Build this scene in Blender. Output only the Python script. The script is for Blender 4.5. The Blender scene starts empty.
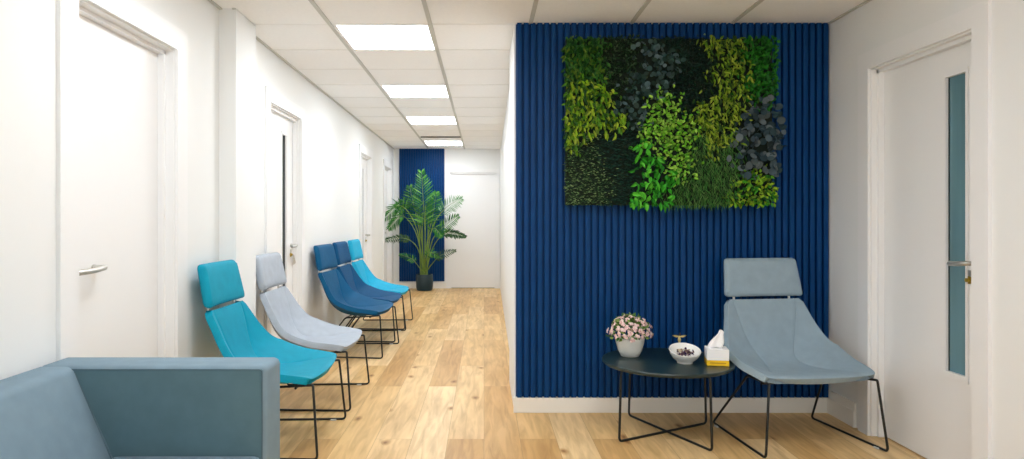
import bpy, bmesh, math, random
from mathutils import Vector, Matrix
from math import sin, cos, pi, radians
random.seed(7)
SC = bpy.context.scene
COL = SC.collection

# ------------------------------------------------------------ materials
def lin(c):
    out = []
    for v in c:
        v = v / 255.0
        out.append(v / 12.92 if v <= 0.04045 else ((v + 0.055) / 1.055) ** 2.4)
    return (out[0], out[1], out[2], 1.0)

def new_mat(name):
    m = bpy.data.materials.new(name); m.use_nodes = True
    return m, m.node_tree.nodes, m.node_tree.links, m.node_tree.nodes['Principled BSDF']

def mat(name, rgb, rough=0.6, metal=0.0, noise=0.0, nscale=30.0, bump=0.0, bscale=200.0, spec=0.5, sheen=0.0, stretch=None):
    m, N, L, p = new_mat(name)
    p.inputs['Base Color'].default_value = lin(rgb)
    p.inputs['Roughness'].default_value = rough
    p.inputs['Metallic'].default_value = metal
    p.inputs['Specular IOR Level'].default_value = spec
    if sheen:
        p.inputs['Sheen Weight'].default_value = sheen
    tc = N.new('ShaderNodeTexCoord')
    vec = tc.outputs['Object']
    if stretch:
        mp = N.new('ShaderNodeMapping'); mp.inputs['Scale'].default_value = stretch
        L.new(vec, mp.inputs['Vector']); vec = mp.outputs['Vector']
    if noise > 0:
        n = N.new('ShaderNodeTexNoise'); n.inputs['Scale'].default_value = nscale; n.inputs['Detail'].default_value = 4
        L.new(vec, n.inputs['Vector'])
        r = N.new('ShaderNodeMapRange'); r.inputs['From Min'].default_value = 0.3; r.inputs['From Max'].default_value = 0.7
        r.inputs['To Min'].default_value = 1 - noise; r.inputs['To Max'].default_value = 1 + noise
        L.new(n.outputs['Fac'], r.inputs['Value'])
        mx = N.new('ShaderNodeMix'); mx.data_type = 'RGBA'; mx.blend_type = 'MULTIPLY'; mx.inputs[0].default_value = 1
        mx.inputs[6].default_value = lin(rgb)
        L.new(r.outputs['Result'], mx.inputs[7]); L.new(mx.outputs[2], p.inputs['Base Color'])
    if bump > 0:
        n2 = N.new('ShaderNodeTexNoise'); n2.inputs['Scale'].default_value = bscale; n2.inputs['Detail'].default_value = 2
        L.new(vec, n2.inputs['Vector'])
        b = N.new('ShaderNodeBump'); b.inputs['Strength'].default_value = bump; b.inputs['Distance'].default_value = 0.002
        L.new(n2.outputs['Fac'], b.inputs['Height']); L.new(b.outputs['Normal'], p.inputs['Normal'])
    return m

def leaf_mat(name, cols, rough=0.5, trans=0.0, k=1.0):
    cols = [tuple(v * k for v in c) for c in cols]
    m, N, L, p = new_mat(name)
    g = N.new('ShaderNodeNewGeometry')
    r = N.new('ShaderNodeValToRGB'); e = r.color_ramp.elements
    while len(e) < len(cols): e.new(0.5)
    for i, c in enumerate(cols):
        e[i].position = i / (len(cols) - 1); e[i].color = lin(c)
    L.new(g.outputs['Random Per Island'], r.inputs['Fac'])
    L.new(r.outputs['Color'], p.inputs['Base Color'])
    p.inputs['Roughness'].default_value = rough
    p.inputs['Specular IOR Level'].default_value = 0.3
    return m

def emis(name, rgb, s):
    m, N, L, p = new_mat(name)
    p.inputs['Base Color'].default_value = (0.8, 0.8, 0.8, 1)
    p.inputs['Emission Color'].default_value = lin(rgb)
    p.inputs['Emission Strength'].default_value = s
    return m

def floor_mat():
    m, N, L, p = new_mat('oak_planks')
    tc = N.new('ShaderNodeTexCoord')
    sp = N.new('ShaderNodeSeparateXYZ'); L.new(tc.outputs['Object'], sp.inputs[0])
    cb = N.new('ShaderNodeCombineXYZ')
    L.new(sp.outputs['Y'], cb.inputs['X']); L.new(sp.outputs['X'], cb.inputs['Y'])
    br = N.new('ShaderNodeTexBrick')
    L.new(cb.outputs[0], br.inputs['Vector'])
    br.offset = 0.37; br.offset_frequency = 2
    br.inputs['Scale'].default_value = 1.0
    br.inputs['Brick Width'].default_value = 1.75
    br.inputs['Row Height'].default_value = 0.19
    br.inputs['Mortar Size'].default_value = 0.0012
    br.inputs['Mortar Smooth'].default_value = 0.3
    br.inputs['Bias'].default_value = 0.0
    br.inputs['Color1'].default_value = (0, 0, 0, 1); br.inputs['Color2'].default_value = (1, 1, 1, 1)
    br.inputs['Mortar'].default_value = (0.5, 0.5, 0.5, 1)
    # board tint
    ramp = N.new('ShaderNodeValToRGB'); e = ramp.color_ramp.elements
    e[0].position = 0.0; e[0].color = lin((206, 166, 110))
    e[1].position = 1.0; e[1].color = lin((236, 208, 162))
    x = e.new(0.5); x.color = lin((226, 192, 136))
    L.new(br.outputs['Color'], ramp.inputs['Fac'])
    # shift the grain by board
    ofs = N.new('ShaderNodeVectorMath'); ofs.operation = 'MULTIPLY_ADD'
    L.new(br.outputs['Color'], ofs.inputs[0]); ofs.inputs[1].default_value = (13, 7, 3)
    L.new(tc.outputs['Object'], ofs.inputs[2])
    mp = N.new('ShaderNodeMapping'); mp.inputs['Scale'].default_value = (16, 1.6, 1)
    L.new(ofs.outputs[0], mp.inputs['Vector'])
    g = N.new('ShaderNodeTexNoise'); g.inputs['Scale'].default_value = 1.6; g.inputs['Detail'].default_value = 6; g.inputs['Distortion'].default_value = 0.8
    L.new(mp.outputs[0], g.inputs['Vector'])
    gr = N.new('ShaderNodeValToRGB'); e = gr.color_ramp.elements
    e[0].position = 0.28; e[0].color = (0.66, 0.58, 0.48, 1); e[1].position = 0.62; e[1].color = (1.07, 1.06, 1.04, 1)
    L.new(g.outputs['Fac'], gr.inputs['Fac'])
    mx = N.new('ShaderNodeMix'); mx.data_type = 'RGBA'; mx.blend_type = 'MULTIPLY'; mx.inputs[0].default_value = 0.75
    L.new(ramp.outputs[0], mx.inputs[6]); L.new(gr.outputs[0], mx.inputs[7])
    # broad patches of colour
    g2 = N.new('ShaderNodeTexNoise'); g2.inputs['Scale'].default_value = 1.1; g2.inputs['Detail'].default_value = 3
    mp2 = N.new('ShaderNodeMapping'); mp2.inputs['Scale'].default_value = (4, 1.2, 1)
    L.new(ofs.outputs[0], mp2.inputs['Vector']); L.new(mp2.outputs[0], g2.inputs['Vector'])
    r2 = N.new('ShaderNodeValToRGB'); e = r2.color_ramp.elements
    e[0].position = 0.3; e[0].color = (0.84, 0.77, 0.66, 1); e[1].position = 0.65; e[1].color = (1.04, 1.04, 1.04, 1)
    L.new(g2.outputs['Fac'], r2.inputs['Fac'])
    mxb = N.new('ShaderNodeMix'); mxb.data_type = 'RGBA'; mxb.blend_type = 'MULTIPLY'; mxb.inputs[0].default_value = 0.8
    L.new(mx.outputs[2], mxb.inputs[6]); L.new(r2.outputs[0], mxb.inputs[7])
    # knots
    mp3 = N.new('ShaderNodeMapping'); mp3.inputs['Scale'].default_value = (4.3, 2.3, 1)
    L.new(ofs.outputs[0], mp3.inputs['Vector'])
    nz = N.new('ShaderNodeTexNoise'); nz.inputs['Scale'].default_value = 9; nz.inputs['Detail'].default_value = 2
    L.new(tc.outputs['Object'], nz.inputs['Vector'])
    ad = N.new('ShaderNodeVectorMath'); ad.operation = 'MULTIPLY_ADD'
    L.new(nz.outputs['Color'], ad.inputs[0]); ad.inputs[1].default_value = (0.14, 0.14, 0); L.new(mp3.outputs[0], ad.inputs[2])
    vo = N.new('ShaderNodeTexVoronoi'); vo.voronoi_dimensions = '2D'; vo.inputs['Scale'].default_value = 1.0
    L.new(ad.outputs[0], vo.inputs['Vector'])
    kr = N.new('ShaderNodeValToRGB'); e = kr.color_ramp.elements
    e[0].position = 0.02; e[0].color = (0.36, 0.24, 0.14, 1); e[1].position = 0.13; e[1].color = (1, 1, 1, 1)
    x = e.new(0.05); x.color = (0.66, 0.52, 0.38, 1)
    L.new(vo.outputs['Distance'], kr.inputs['Fac'])
    gt = N.new('ShaderNodeMath'); gt.operation = 'GREATER_THAN'; gt.inputs[1].default_value = 0.72
    sc_ = N.new('ShaderNodeSeparateColor'); L.new(vo.outputs['Color'], sc_.inputs[0]); L.new(sc_.outputs[0], gt.inputs[0])
    mx3 = N.new('ShaderNodeMix'); mx3.data_type = 'RGBA'; mx3.blend_type = 'MULTIPLY'
    L.new(gt.outputs[0], mx3.inputs[0]); L.new(mxb.outputs[2], mx3.inputs[6]); L.new(kr.outputs[0], mx3.inputs[7])
    # joints
    mx4 = N.new('ShaderNodeMix'); mx4.data_type = 'RGBA'; mx4.blend_type = 'MIX'
    jm = N.new('ShaderNodeMath'); jm.operation = 'MULTIPLY'; jm.inputs[1].default_value = 0.55
    L.new(br.outputs['Fac'], jm.inputs[0]); L.new(jm.outputs[0], mx4.inputs[0])
    L.new(mx3.outputs[2], mx4.inputs[6]); mx4.inputs[7].default_value = lin((120, 88, 55))
    L.new(mx4.outputs[2], p.inputs['Base Color'])
    p.inputs['Roughness'].default_value = 0.42
    p.inputs['Specular IOR Level'].default_value = 0.3
    return m

M = {}
M['wall'] = mat('white_wall_paint', (234, 236, 236), 0.65, bump=0.03, bscale=90)
M['ceil'] = mat('ceiling_tile', (246, 246, 245), 0.85, noise=0.015, nscale=60, bump=0.1, bscale=260)
M['grid'] = mat('ceiling_grid_metal', (196, 196, 190), 0.5)
M['gap'] = mat('dark_gap', (70, 68, 62), 0.8)
M['grid2'] = mat('ceiling_cross_bar', (236, 236, 233), 0.6)
M['gloss'] = mat('white_satin_paint', (237, 238, 239), 0.38, bump=0.01)
M['skirt'] = mat('skirting_paint', (238, 236, 230), 0.4)
M['floor'] = floor_mat()
M['blue'] = mat('blue_lacquer_slat', (2, 58, 112), 0.45, noise=0.05, nscale=8, spec=0.15)
M['black'] = mat('black_powder_coat', (16, 22, 24), 0.4)
M['steel'] = mat('brushed_steel', (200, 198, 192), 0.32, metal=0.9)
M['brass'] = mat('brass', (178, 152, 60), 0.35, metal=0.8)
M['glass'] = mat('tinted_door_glass', (98, 134, 146), 0.12, noise=0.12, nscale=3, spec=0.35, stretch=(1, 4, 0.6))
M['shadeglass'] = mat('shaded_door_glass', (34, 44, 44), 0.3, spec=0.2)  # door glass with its edge-on shade put into the colour
M['gasket'] = mat('dark_gasket', (35, 50, 52), 0.6)
def fabric(n, c, r=0.8, no=0.05): return mat(n, c, r, noise=no, nscale=18, bump=0.25, bscale=700, spec=0.15)
M['teal'] = fabric('teal_fabric', (12, 148, 176), 0.6)
M['teal2'] = fabric('bright_turquoise_fabric', (36, 168, 205), 0.6)
M['navy'] = fabric('deep_blue_fabric', (4, 82, 124), 0.6)
M['navy2'] = fabric('royal_blue_fabric', (3, 74, 118), 0.6)
M['grey'] = fabric('light_grey_fabric', (170, 179, 190), 0.75)
M['paleblue'] = fabric('pale_blue_fabric', (146, 166, 179))
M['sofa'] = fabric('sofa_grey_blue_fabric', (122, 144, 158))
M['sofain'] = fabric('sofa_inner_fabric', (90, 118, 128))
M['seam'] = mat('dark_seam', (84, 108, 120), 0.8)
M['table'] = mat('dark_green_black_tabletop', (24, 46, 48), 0.35, noise=0.12, nscale=6)
M['white'] = mat('white_ceramic', (236, 236, 232), 0.25)
M['wpot'] = mat('off_white_pot', (226, 226, 220), 0.45)
M['paper'] = mat('white_paper', (248, 248, 250), 0.8, bump=0.1, bscale=120)
M['card'] = mat('white_card', (242, 243, 245), 0.6)
M['yellow'] = mat('yellow_card', (245, 200, 28), 0.55)
M['dyellow'] = mat('darker_yellow_print', (196, 148, 16), 0.55)
M['potteal'] = mat('dark_teal_planter', (8, 46, 58), 0.4)
M['soil'] = mat('soil', (52, 38, 28), 0.95, noise=0.3, nscale=60)
M['gold'] = mat('pale_gold', (214, 196, 130), 0.35, metal=0.5)
M['clear'] = mat('clear_glide', (210, 214, 214), 0.2)
M['stem'] = mat('green_stem', (112, 140, 62), 0.6, noise=0.15, nscale=12)

# ------------------------------------------------------------ mesh helpers
def finish(bm, name, m, parent=None, smooth=True, angle=38, recalc=True):
    if recalc:
        bmesh.ops.recalc_face_normals(bm, faces=bm.faces)
    if smooth:
        for f in bm.faces: f.smooth = True
        for e in bm.edges:
            if len(e.link_faces) == 2 and e.calc_face_angle(0) > radians(angle): e.smooth = False
    me = bpy.data.meshes.new(name); bm.to_mesh(me); bm.free()
    for x in (m if isinstance(m, (list, tuple)) else [m]): me.materials.append(x)
    o = bpy.data.objects.new(name, me); COL.objects.link(o)
    if parent: o.parent = parent
    return o

def box(bm, x0, x1, y0, y1, z0, z1, mi=0, warp=None, bev=0.0, seg=2):
    vs = [bm.verts.new((x, y, z)) for x in (x0, x1) for y in (y0, y1) for z in (z0, z1)]
    idx = [(0, 1, 3, 2), (4, 6, 7, 5), (0, 4, 5, 1), (2, 3, 7, 6), (0, 2, 6, 4), (1, 5, 7, 3)]
    fs = []
    for q in idx:
        f = bm.faces.new([vs[i] for i in q]); f.material_index = mi; fs.append(f)
    if bev > 0:
        es = list({e for f in fs for e in f.edges})
        r = bmesh.ops.bevel(bm, geom=es, offset=bev, segments=seg, affect='EDGES', profile=0.5)
        for f in r['faces']: f.material_index = mi
        vs = list({v for v in vs if v.is_valid} | {v for f in r['faces'] for v in f.verts})
    if warp:
        for v in vs: v.co = Vector(warp(*v.co))
    return vs

def tube(bm, pts, r, seg=8, mi=0, cap=True, radii=None):
    pts = [Vector(p) for p in pts]
    rings = []
    n = len(pts)
    up = None
    for i in range(n):
        t = (pts[min(i + 1, n - 1)] - pts[max(i - 1, 0)]).normalized()
        if up is None:
            a = Vector((0, 0, 1)) if abs(t.z) < 0.9 else Vector((1, 0, 0))
            up = (a - t * a.dot(t)).normalized()
        else:
            up = (up - t * up.dot(t)).normalized()
        b = t.cross(up)
        rr = radii[i] if radii else r
        rings.append([bm.verts.new(pts[i] + up * cos(2 * pi * k / seg) * rr + b * sin(2 * pi * k / seg) * rr) for k in range(seg)])
    for i in range(n - 1):
        for k in range(seg):
            f = bm.faces.new([rings[i][k], rings[i][(k + 1) % seg], rings[i + 1][(k + 1) % seg], rings[i + 1][k]]); f.material_index = mi
    if cap:
        f = bm.faces.new(rings[0][::-1]); f.material_index = mi
        f = bm.faces.new(rings[-1]); f.material_index = mi

def rounded_path(pts, rad, n=5, closed=False):
    rads = rad if isinstance(rad, (list, tuple)) else [rad] * len(pts)
    pts = [Vector(p) for p in pts]; out = []
    N = len(pts)
    for i, p in enumerate(pts):
        if not closed and i in (0, N - 1):
            out.append(p); continue
        a = (pts[i - 1] - p); b = (pts[(i + 1) % N] - p)
        d = min(rads[i], a.length * 0.45, b.length * 0.45)
        s = p + a.normalized() * d; e = p + b.normalized() * d
        for k in range(n + 1):
            t = k / n
            out.append(s * (1 - t) ** 2 + p * 2 * t * (1 - t) + e * t * t)
    if closed: out.append(out[0].copy())
    return out

def lathe(bm, prof, seg=40, mi=0, center=(0, 0, 0), capb=True, capt=False):
    cx, cy, cz = center
    rings = []
    for r, z in prof:
        rings.append([bm.verts.new((cx + r * cos(2 * pi * k / seg), cy + r * sin(2 * pi * k / seg), cz + z)) for k in range(seg)])
    for i in range(len(prof) - 1):
        for k in range(seg):
            f = bm.faces.new([rings[i][k], rings[i][(k + 1) % seg], rings[i + 1][(k + 1) % seg], rings[i + 1][k]]); f.material_index = mi
    if capb: bm.faces.new(rings[0][::-1]).material_index = mi
    if capt: bm.faces.new(rings[-1]).material_index = mi

def disc_cyl(bm, c, axis, r, h, seg=20, mi=0):
    c = Vector(c); a = Vector(axis).normalized()
    tube(bm, [c, c + a * h], r, seg, mi)

def empty(name, loc=(0, 0, 0), rz=0.0):
    o = bpy.data.objects.new(name, None); COL.objects.link(o)
    o.location = loc; o.rotation_euler = (0, 0, rz); o.empty_display_size = 0.1
    return o

def tag(o, label, cat, group=None, kind=None):
    o['label'] = label; o['category'] = cat
    if group: o['group'] = group
    if kind: o['kind'] = kind
    return o

def struct(o, label=None):
    o['kind'] = 'structure'
    if label: o['label'] = label
    return o

# ------------------------------------------------------------ dimensions
CAMZ = 1.158
H = 2.33
YB = -2.2            # wall behind the camera
YF = 11.11           # far wall of corridor
XR = 2.066           # right wall
XL = lambda y: -1.455 - 0.005 * y
warpL = lambda x, y, z: (x - 1.455 - 0.005 * y, y, z)      # left wall frame: x = 0 on the wall's face
YC = 4.0             # front of the block that carries the blue panel
XC = lambda y: 0.172 + 0.0088 * y                          # corridor's right wall

# ------------------------------------------------------------ floor, ceiling
bm = bmesh.new(); box(bm, -1.75, 2.3, YB - 0.1, YF + 0.1, -0.05, 0.0)
struct(finish(bm, 'floor', M['floor'], smooth=False))
bm = bmesh.new(); box(bm, -1.75, 2.3, YB - 0.1, YF + 0.1, H, H + 0.05)
struct(finish(bm, 'ceiling', M['ceil'], smooth=False))

gx = [-0.925 + 0.602 * k for k in range(-0, 5)]     # -0.925 -0.323 0.279 0.881 1.483
bm = bmesh.new()
for x in gx:
    y1 = YF if x < 0.2 else YC - 0.03
    box(bm, x - 0.012, x + 0.012, YB, y1, H - 0.006, H + 0.001)
struct(finish(bm, 'trim_1', M['grid'], smooth=False))
bm = bmesh.new()
for k in range(-10, 12):
    y = 4.0 + 0.6 * k
    box(bm, -1.62, (2.2 if y < YC + 0.01 else 0.3), y - 0.009, y + 0.009, H - 0.003, H + 0.001)
struct(finish(bm, 'trim_2', M['grid2'], smooth=False))
bm = bmesh.new()                                     # shadow-gap angles where ceiling meets walls
box(bm, 0.0, 0.018, 4.03, YF, H - 0.008, H + 0.001, warp=warpL)
box(bm, 0.0, 0.018, YB, 3.70, H - 0.008, H + 0.001, warp=warpL)
box(bm, 0.075, 0.093, 3.69, 4.03, H - 0.008, H + 0.001, warp=warpL)
box(bm, XR - 0.016, XR, YB, YC, H - 0.008, H + 0.001)
struct(finish(bm, 'trim_3', M['grid'], smooth=False))
bm = bmesh.new()
box(bm, -0.90, -0.33, 9.44, 9.50, H - 0.012, H + 0.001)
struct(finish(bm, 'trim_4', M['gap'], smooth=False))

# ------------------------------------------------------------ walls
def wall_with_openings(name, y0, y1, ops, warp, sgn, m=None, thick=0.16):
    # sgn = -1: the wall's body lies at x<0 of its face
    bm = bmesh.new()
    xa, xb = (min(0, sgn * thick), max(0, sgn * thick))
    y = y0
    for (a, b, h) in ops:
        box(bm, xa, xb, y, a, 0, H, warp=warp)
        box(bm, xa, xb, a, b, h, H, warp=warp)
        y = b
    box(bm, xa, xb, y, y1, 0, H, warp=warp)
    return struct(finish(bm, name, m or M['wall'], smooth=False))

OPL = [(2.386, 3.158), (4.57, 5.35), (8.02, 8.80), (9.98, 10.74)]
HD = 1.96
wall_with_openings('wall_left', YB, YF, [(a, b, HD) for a, b in OPL], warpL, -1)
warpR = lambda x, y, z: (x + XR, y, z)
OPR = (2.80, 3.552)
wall_with_openings('wall_right', YB, YC, [(OPR[0], OPR[1], 1.958)], warpR, 1)
bm = bmesh.new()                                     # pilaster on the left wall
box(bm, 0.0, 0.093, 3.70, 4.03, 0, H, warp=warpL)
struct(finish(bm, 'trim_5', M['wall'], smooth=False))
# the block between corridor and blue panel
bm = bmesh.new()
vs = [(0.181, YC, 0), (XR + 0.16, YC, 0), (XR + 0.16, YF, 0), (XC(YF), YF, 0), (XC(4.75), 4.75, 0), (0.181, 4.75, 0)]
b_ = [bm.verts.new(v) for v in vs]; t_ = [bm.verts.new((v[0], v[1], H)) for v in vs]
n = len(vs)
bm.faces.new(b_); bm.faces.new(t_[::-1])
for i in range(n): bm.faces.new([b_[i], b_[(i + 1) % n], t_[(i + 1) % n], t_[i]])
struct(finish(bm, 'wall_middle', M['wall'], smooth=False))
# far wall with a door opening
bm = bmesh.new()
DX0, DX1, DZ = -0.57, 0.2, 1.935
box(bm, -1.75, DX0, YF, YF + 0.15, 0, H); box(bm, DX1, 0.6, YF, YF + 0.15, 0, H); box(bm, DX0, DX1, YF, YF + 0.15, DZ, H)
struct(finish(bm, 'wall_far', M['wall'], smooth=False))
# unseen wall behind the camera, with a wide window added to light the room
bm = bmesh.new()
WX0, WX1, WZ0, WZ1 = -1.1, 1.8, 0.75, 2.15
box(bm, -1.75, WX0, YB - 0.15, YB, 0, H); box(bm, WX1, 2.3, YB - 0.15, YB, 0, H)
box(bm, WX0, WX1, YB - 0.15, YB, 0, WZ0); box(bm, WX0, WX1, YB - 0.15, YB, WZ1, H)
struct(finish(bm, 'wall_back', M['wall'], smooth=False))
bm = bmesh.new()
for x in (WX0, (WX0 + WX1) / 2 - 0.025, WX1 - 0.05): box(bm, x, x + 0.05, YB - 0.12, YB - 0.05, WZ0, WZ1)
for z in (WZ0, WZ1 - 0.05): box(bm, WX0, WX1, YB - 0.12, YB - 0.05, z, z + 0.05)
struct(finish(bm, 'added_window_1', M['gloss'], smooth=False))

# baseboards
BH = 0.092
def bboard(name, segs, warp, xa, xb):
    bm = bmesh.new()
    for y0, y1 in segs:
        box(bm, xa, xb, y0, y1, 0, BH - 0.012, warp=warp); box(bm, xa, xb * 0.6 if xa == 0 else xb, y0, y1, BH - 0.012, BH, warp=warp)
    return struct(finish(bm, name, M['skirt'], smooth=False))
bboard('baseboard_left', [(YB, 2.30), (3.30, 3.70), (4.03, 4.47), (5.45, 7.92), (8.90, 9.88), (10.84, YF)], warpL, 0, 0.015)
bm = bmesh.new(); box(bm, XR - 0.016, XR, 3.69, YC - 0.001, 0, BH); box(bm, XR - 0.016, XR, YB, 2.71, 0, BH)
box(bm, XR - 0.01, XR, 3.69, YC - 0.001, BH, BH + 0.045)
struct(finish(bm, 'baseboard_right', M['skirt'], smooth=False))
bm = bmesh.new(); box(bm, 0.177, XR - 0.0165, YC - 0.032, YC, 0, BH - 0.001, bev=0.003)
struct(finish(bm, 'baseboard_middle', M['skirt'], smooth=False))
bm = bmesh.new(); box(bm, XL(YF) + 0.02, DX0 - 0.06, YF - 0.015, YF, 0, BH)
struct(finish(bm, 'baseboard_far', M['skirt'], smooth=False))

# ------------------------------------------------------------ ribbed blue panels
def slat_panel(name, x0, x1, yb, z0, z1, n, label):
    e = empty(name, ((x0 + x1) / 2, yb, z0))
    cx = (x0 + x1) / 2
    bm = bmesh.new(); box(bm, x0 - cx, x1 - cx, -0.008, 0, 0, z1 - z0)
    finish(bm, 'backing_board', M['blue'], e, smooth=False)
    p = (x1 - x0) / n
    bm = bmesh.new()
    for i in range(n):
        a = x0 - cx + i * p + p * 0.14; b = a + p * 0.72
        zz = z1 - z0
        c = 0.0035; d = 0.0255
        prof = [(a, -0.007), (a, -0.007 - d + c), (a + c, -0.007 - d), (b - c, -0.007 - d), (b, -0.007 - d + c), (b, -0.007)]
        lo = [bm.verts.new((x, y, 0.0)) for x, y in prof]; hi = [bm.verts.new((x, y, zz)) for x, y in prof]
        for k in range(len(prof)):
            k2 = (k + 1) % len(prof)
            bm.faces.new([lo[k], lo[k2], hi[k2], hi[k]])
        bm.faces.new(lo[::-1]); bm.faces.new(hi)
    finish(bm, 'ribbed_face', M['blue'], e, smooth=False)
    return tag(e, label, 'wall panel')
slat_panel('slatted_wall_panel', 0.191, 2.063, YC - 0.0005, 0.0925, H - 0.001, 46,
           'large dark blue vertically ribbed wall panel behind the round table and pale blue chair')
slat_panel('slatted_wall_panel', -1.415, -0.66, YF - 0.0005, 0.12, H - 0.001, 19,
           'narrow dark blue ribbed wall panel at the far end of the corridor behind the palm')

# ------------------------------------------------------------ doors
def make_door(name, y0, y1, head, warp, s, deep=0.06, glass=None, gmat=None, handle=None, arch=0.095, lock=False, keys=False, ly=0.0):
    """s=+1: room is at +x of the wall face (left wall); s=-1: room at -x (right wall)."""
    root = empty(name); struct(root)
    def bx(bm, a, b, ya, yb, za, zb, mi=0):
        box(bm, min(a * s, b * s), max(a * s, b * s), ya, yb, za, zb, mi, warp)
    # architrave
    bm = bmesh.new()
    t = 0.016
    bx(bm, 0.0005, t, y0 - arch, y0 - 0.002, 0, head + arch); bx(bm, 0.0005, t, y1 + 0.002, y1 + arch, 0, head + arch)
    bx(bm, 0.0005, t, y0 - 0.002, y1 + 0.002, head + 0.002, head + arch)
    finish(bm, 'architrave', M['gloss'], root, smooth=False)
    # lining with a stop bead
    bm = bmesh.new()
    l = 0.006
    bx(bm, -0.15, 0.0, y0, y0 + l, 0, head); bx(bm, -0.15, 0.0, y1 - l, y1, 0, head); bx(bm, -0.15, 0.0, y0, y1, head - l, head)
    st = 0.018
    bx(bm, -deep, -deep + 0.03, y0 + l, y0 + l + st, 0, head - l); bx(bm, -deep, -deep + 0.03, y1 - l - st, y1 - l, 0, head - l)
    bx(bm, -deep, -deep + 0.03, y0 + l, y1 - l, head - l - st, head - l)
    finish(bm, 'door_lining', M['gloss'], root, smooth=False)
    # leaf
    a, b = -deep - 0.044, -deep - 0.001
    ya, yb, za, zb = y0 + l + 0.003, y1 - l - 0.003, 0.008, head - l - 0.003
    bm = bmesh.new()
    if glass:
        g0, g1, gz0, gz1 = glass
        bx(bm, a, b, ya, g0, za, zb); bx(bm, a, b, g1, yb, za, zb); bx(bm, a, b, g0, g1, za, gz0); bx(bm, a, b, g0, g1, gz1, zb)
    else:
        bx(bm, a, b, ya, yb, za, zb)
    leaf = finish(bm, 'door_leaf', M['gloss'], root, smooth=False)
    bm = bmesh.new()
    bx(bm, a - 0.02, b - 0.015, y0 + l, y1 - l, -0.0, 0.009)
    finish(bm, 'threshold', M['gap'], root, smooth=False)
    if glass:
        bm = bmesh.new(); w = 0.014; q = b + 0.007
        bx(bm, b, q, g0 - w, g0, gz0 - w * 2, gz1 + w * 1.5); bx(bm, b, q, g1, g1 + w, gz0 - w * 2, gz1 + w * 1.5)
        bx(bm, b, q, g0, g1, gz0 - w * 2, gz0); bx(bm, b, q, g0, g1, gz1, gz1 + w * 1.5)
        finish(bm, 'glazing_bead', M['gloss'], root, smooth=False)
        bm = bmesh.new(); bx(bm, b - 0.016, b - 0.010, g0, g1, gz0, gz1)
        finish(bm, 'glass_pane', gmat, root, smooth=False)
        bm = bmesh.new(); k = 0.004
        bx(bm, b - 0.010, b - 0.006, g0, g0 + k, gz0, gz1); bx(bm, b - 0.010, b - 0.006, g1 - k, g1, gz0, gz1)
        finish(bm, 'glass_gasket', M['gasket'], root, smooth=False)
    if handle:
        hy, hz, ey = handle      # rose centre, height, free end of the lever
        W = lambda x, y, z: Vector(warp(x * s, y, z))
        bm = bmesh.new()
        nx = Vector((s, 0, 0))
        disc_cyl(bm, W(b, hy, hz), nx, 0.013, 0.008, 20)
        d = 1 if ey > hy else -1
        path = rounded_path([W(b + 0.005, hy, hz), W(b + 0.052, hy, hz + 0.002), W(b + 0.062, (hy + ey) / 2, hz - 0.004), W(b + 0.050, ey, hz - 0.006)], 0.03, 6)
        tube(bm, path, 0.0105, 12)
        finish(bm, 'door_handle', M['steel'], root)
        if lock:
            bm = bmesh.new()
            disc_cyl(bm, W(b, hy + ly, hz - 0.075), nx, 0.017, 0.006, 20)
            disc_cyl(bm, W(b + 0.006, hy + ly, hz - 0.075), nx, 0.009, 0.012, 14)
            o = finish(bm, 'lock_cylinder', M['brass'], root); 
            bm = bmesh.new()
            box(bm, -0.002, 0.002, -0.011, 0.011, -0.014, 0.014)
            o2 = finish(bm, 'lock_plate', M['steel'], root); o2.location = W(b + 0.003, hy + ly, hz - 0.046)
        if keys:
            bm = bmesh.new()
            for dy, tilt in ((0.0, 0.0), (0.02, 0.35), (0.035, 0.6)):
                p0 = W(b + 0.022, hy + dy * 0.3, hz - 0.08)
                tube(bm, [p0, p0 + Vector((0, sin(tilt) * 0.075, -cos(tilt) * 0.075))], 0.005, 6)
            disc_cyl(bm, W(b + 0.02, hy, hz - 0.085), nx, 0.014, 0.003, 16)
            finish(bm, 'key_bunch', M['steel'], root)
    return root
make_door('door_1', *OPL[0], HD, warpL, 1, deep=0.068, handle=(2.615, 0.966, 2.41), arch=.108)
make_door('door_2', *OPL[1], HD, warpL, 1, deep=0.05, glass=(5.03, 5.135, 0.46, 1.80), gmat=M['shadeglass'], handle=(5.265, 0.95, 5.13), lock=True, keys=True)
make_door('door_3', *OPL[2], HD, warpL, 1, deep=0.05, glass=(8.44, 8.52, 0.46, 1.80), gmat=M['glass'], handle=(8.70, 0.95, 8.56), lock=True)
make_door('door_4', *OPL[3], HD, warpL, 1, deep=0.05, handle=(10.05, 0.95, 10.18))
make_door('door_5', *OPR, 1.958, warpR, -1, deep=0.058, glass=(2.927, 3.052, 0.462, 1.806), gmat=M['glass'], handle=(2.850, 0.966, 2.965), lock=True, ly=0.058)
warpF = lambda x, y, z: (y, YF - x, z)
make_door('door_6', DX0, DX1, DZ, warpF, 1, deep=0.03, arch=0.06)

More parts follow.
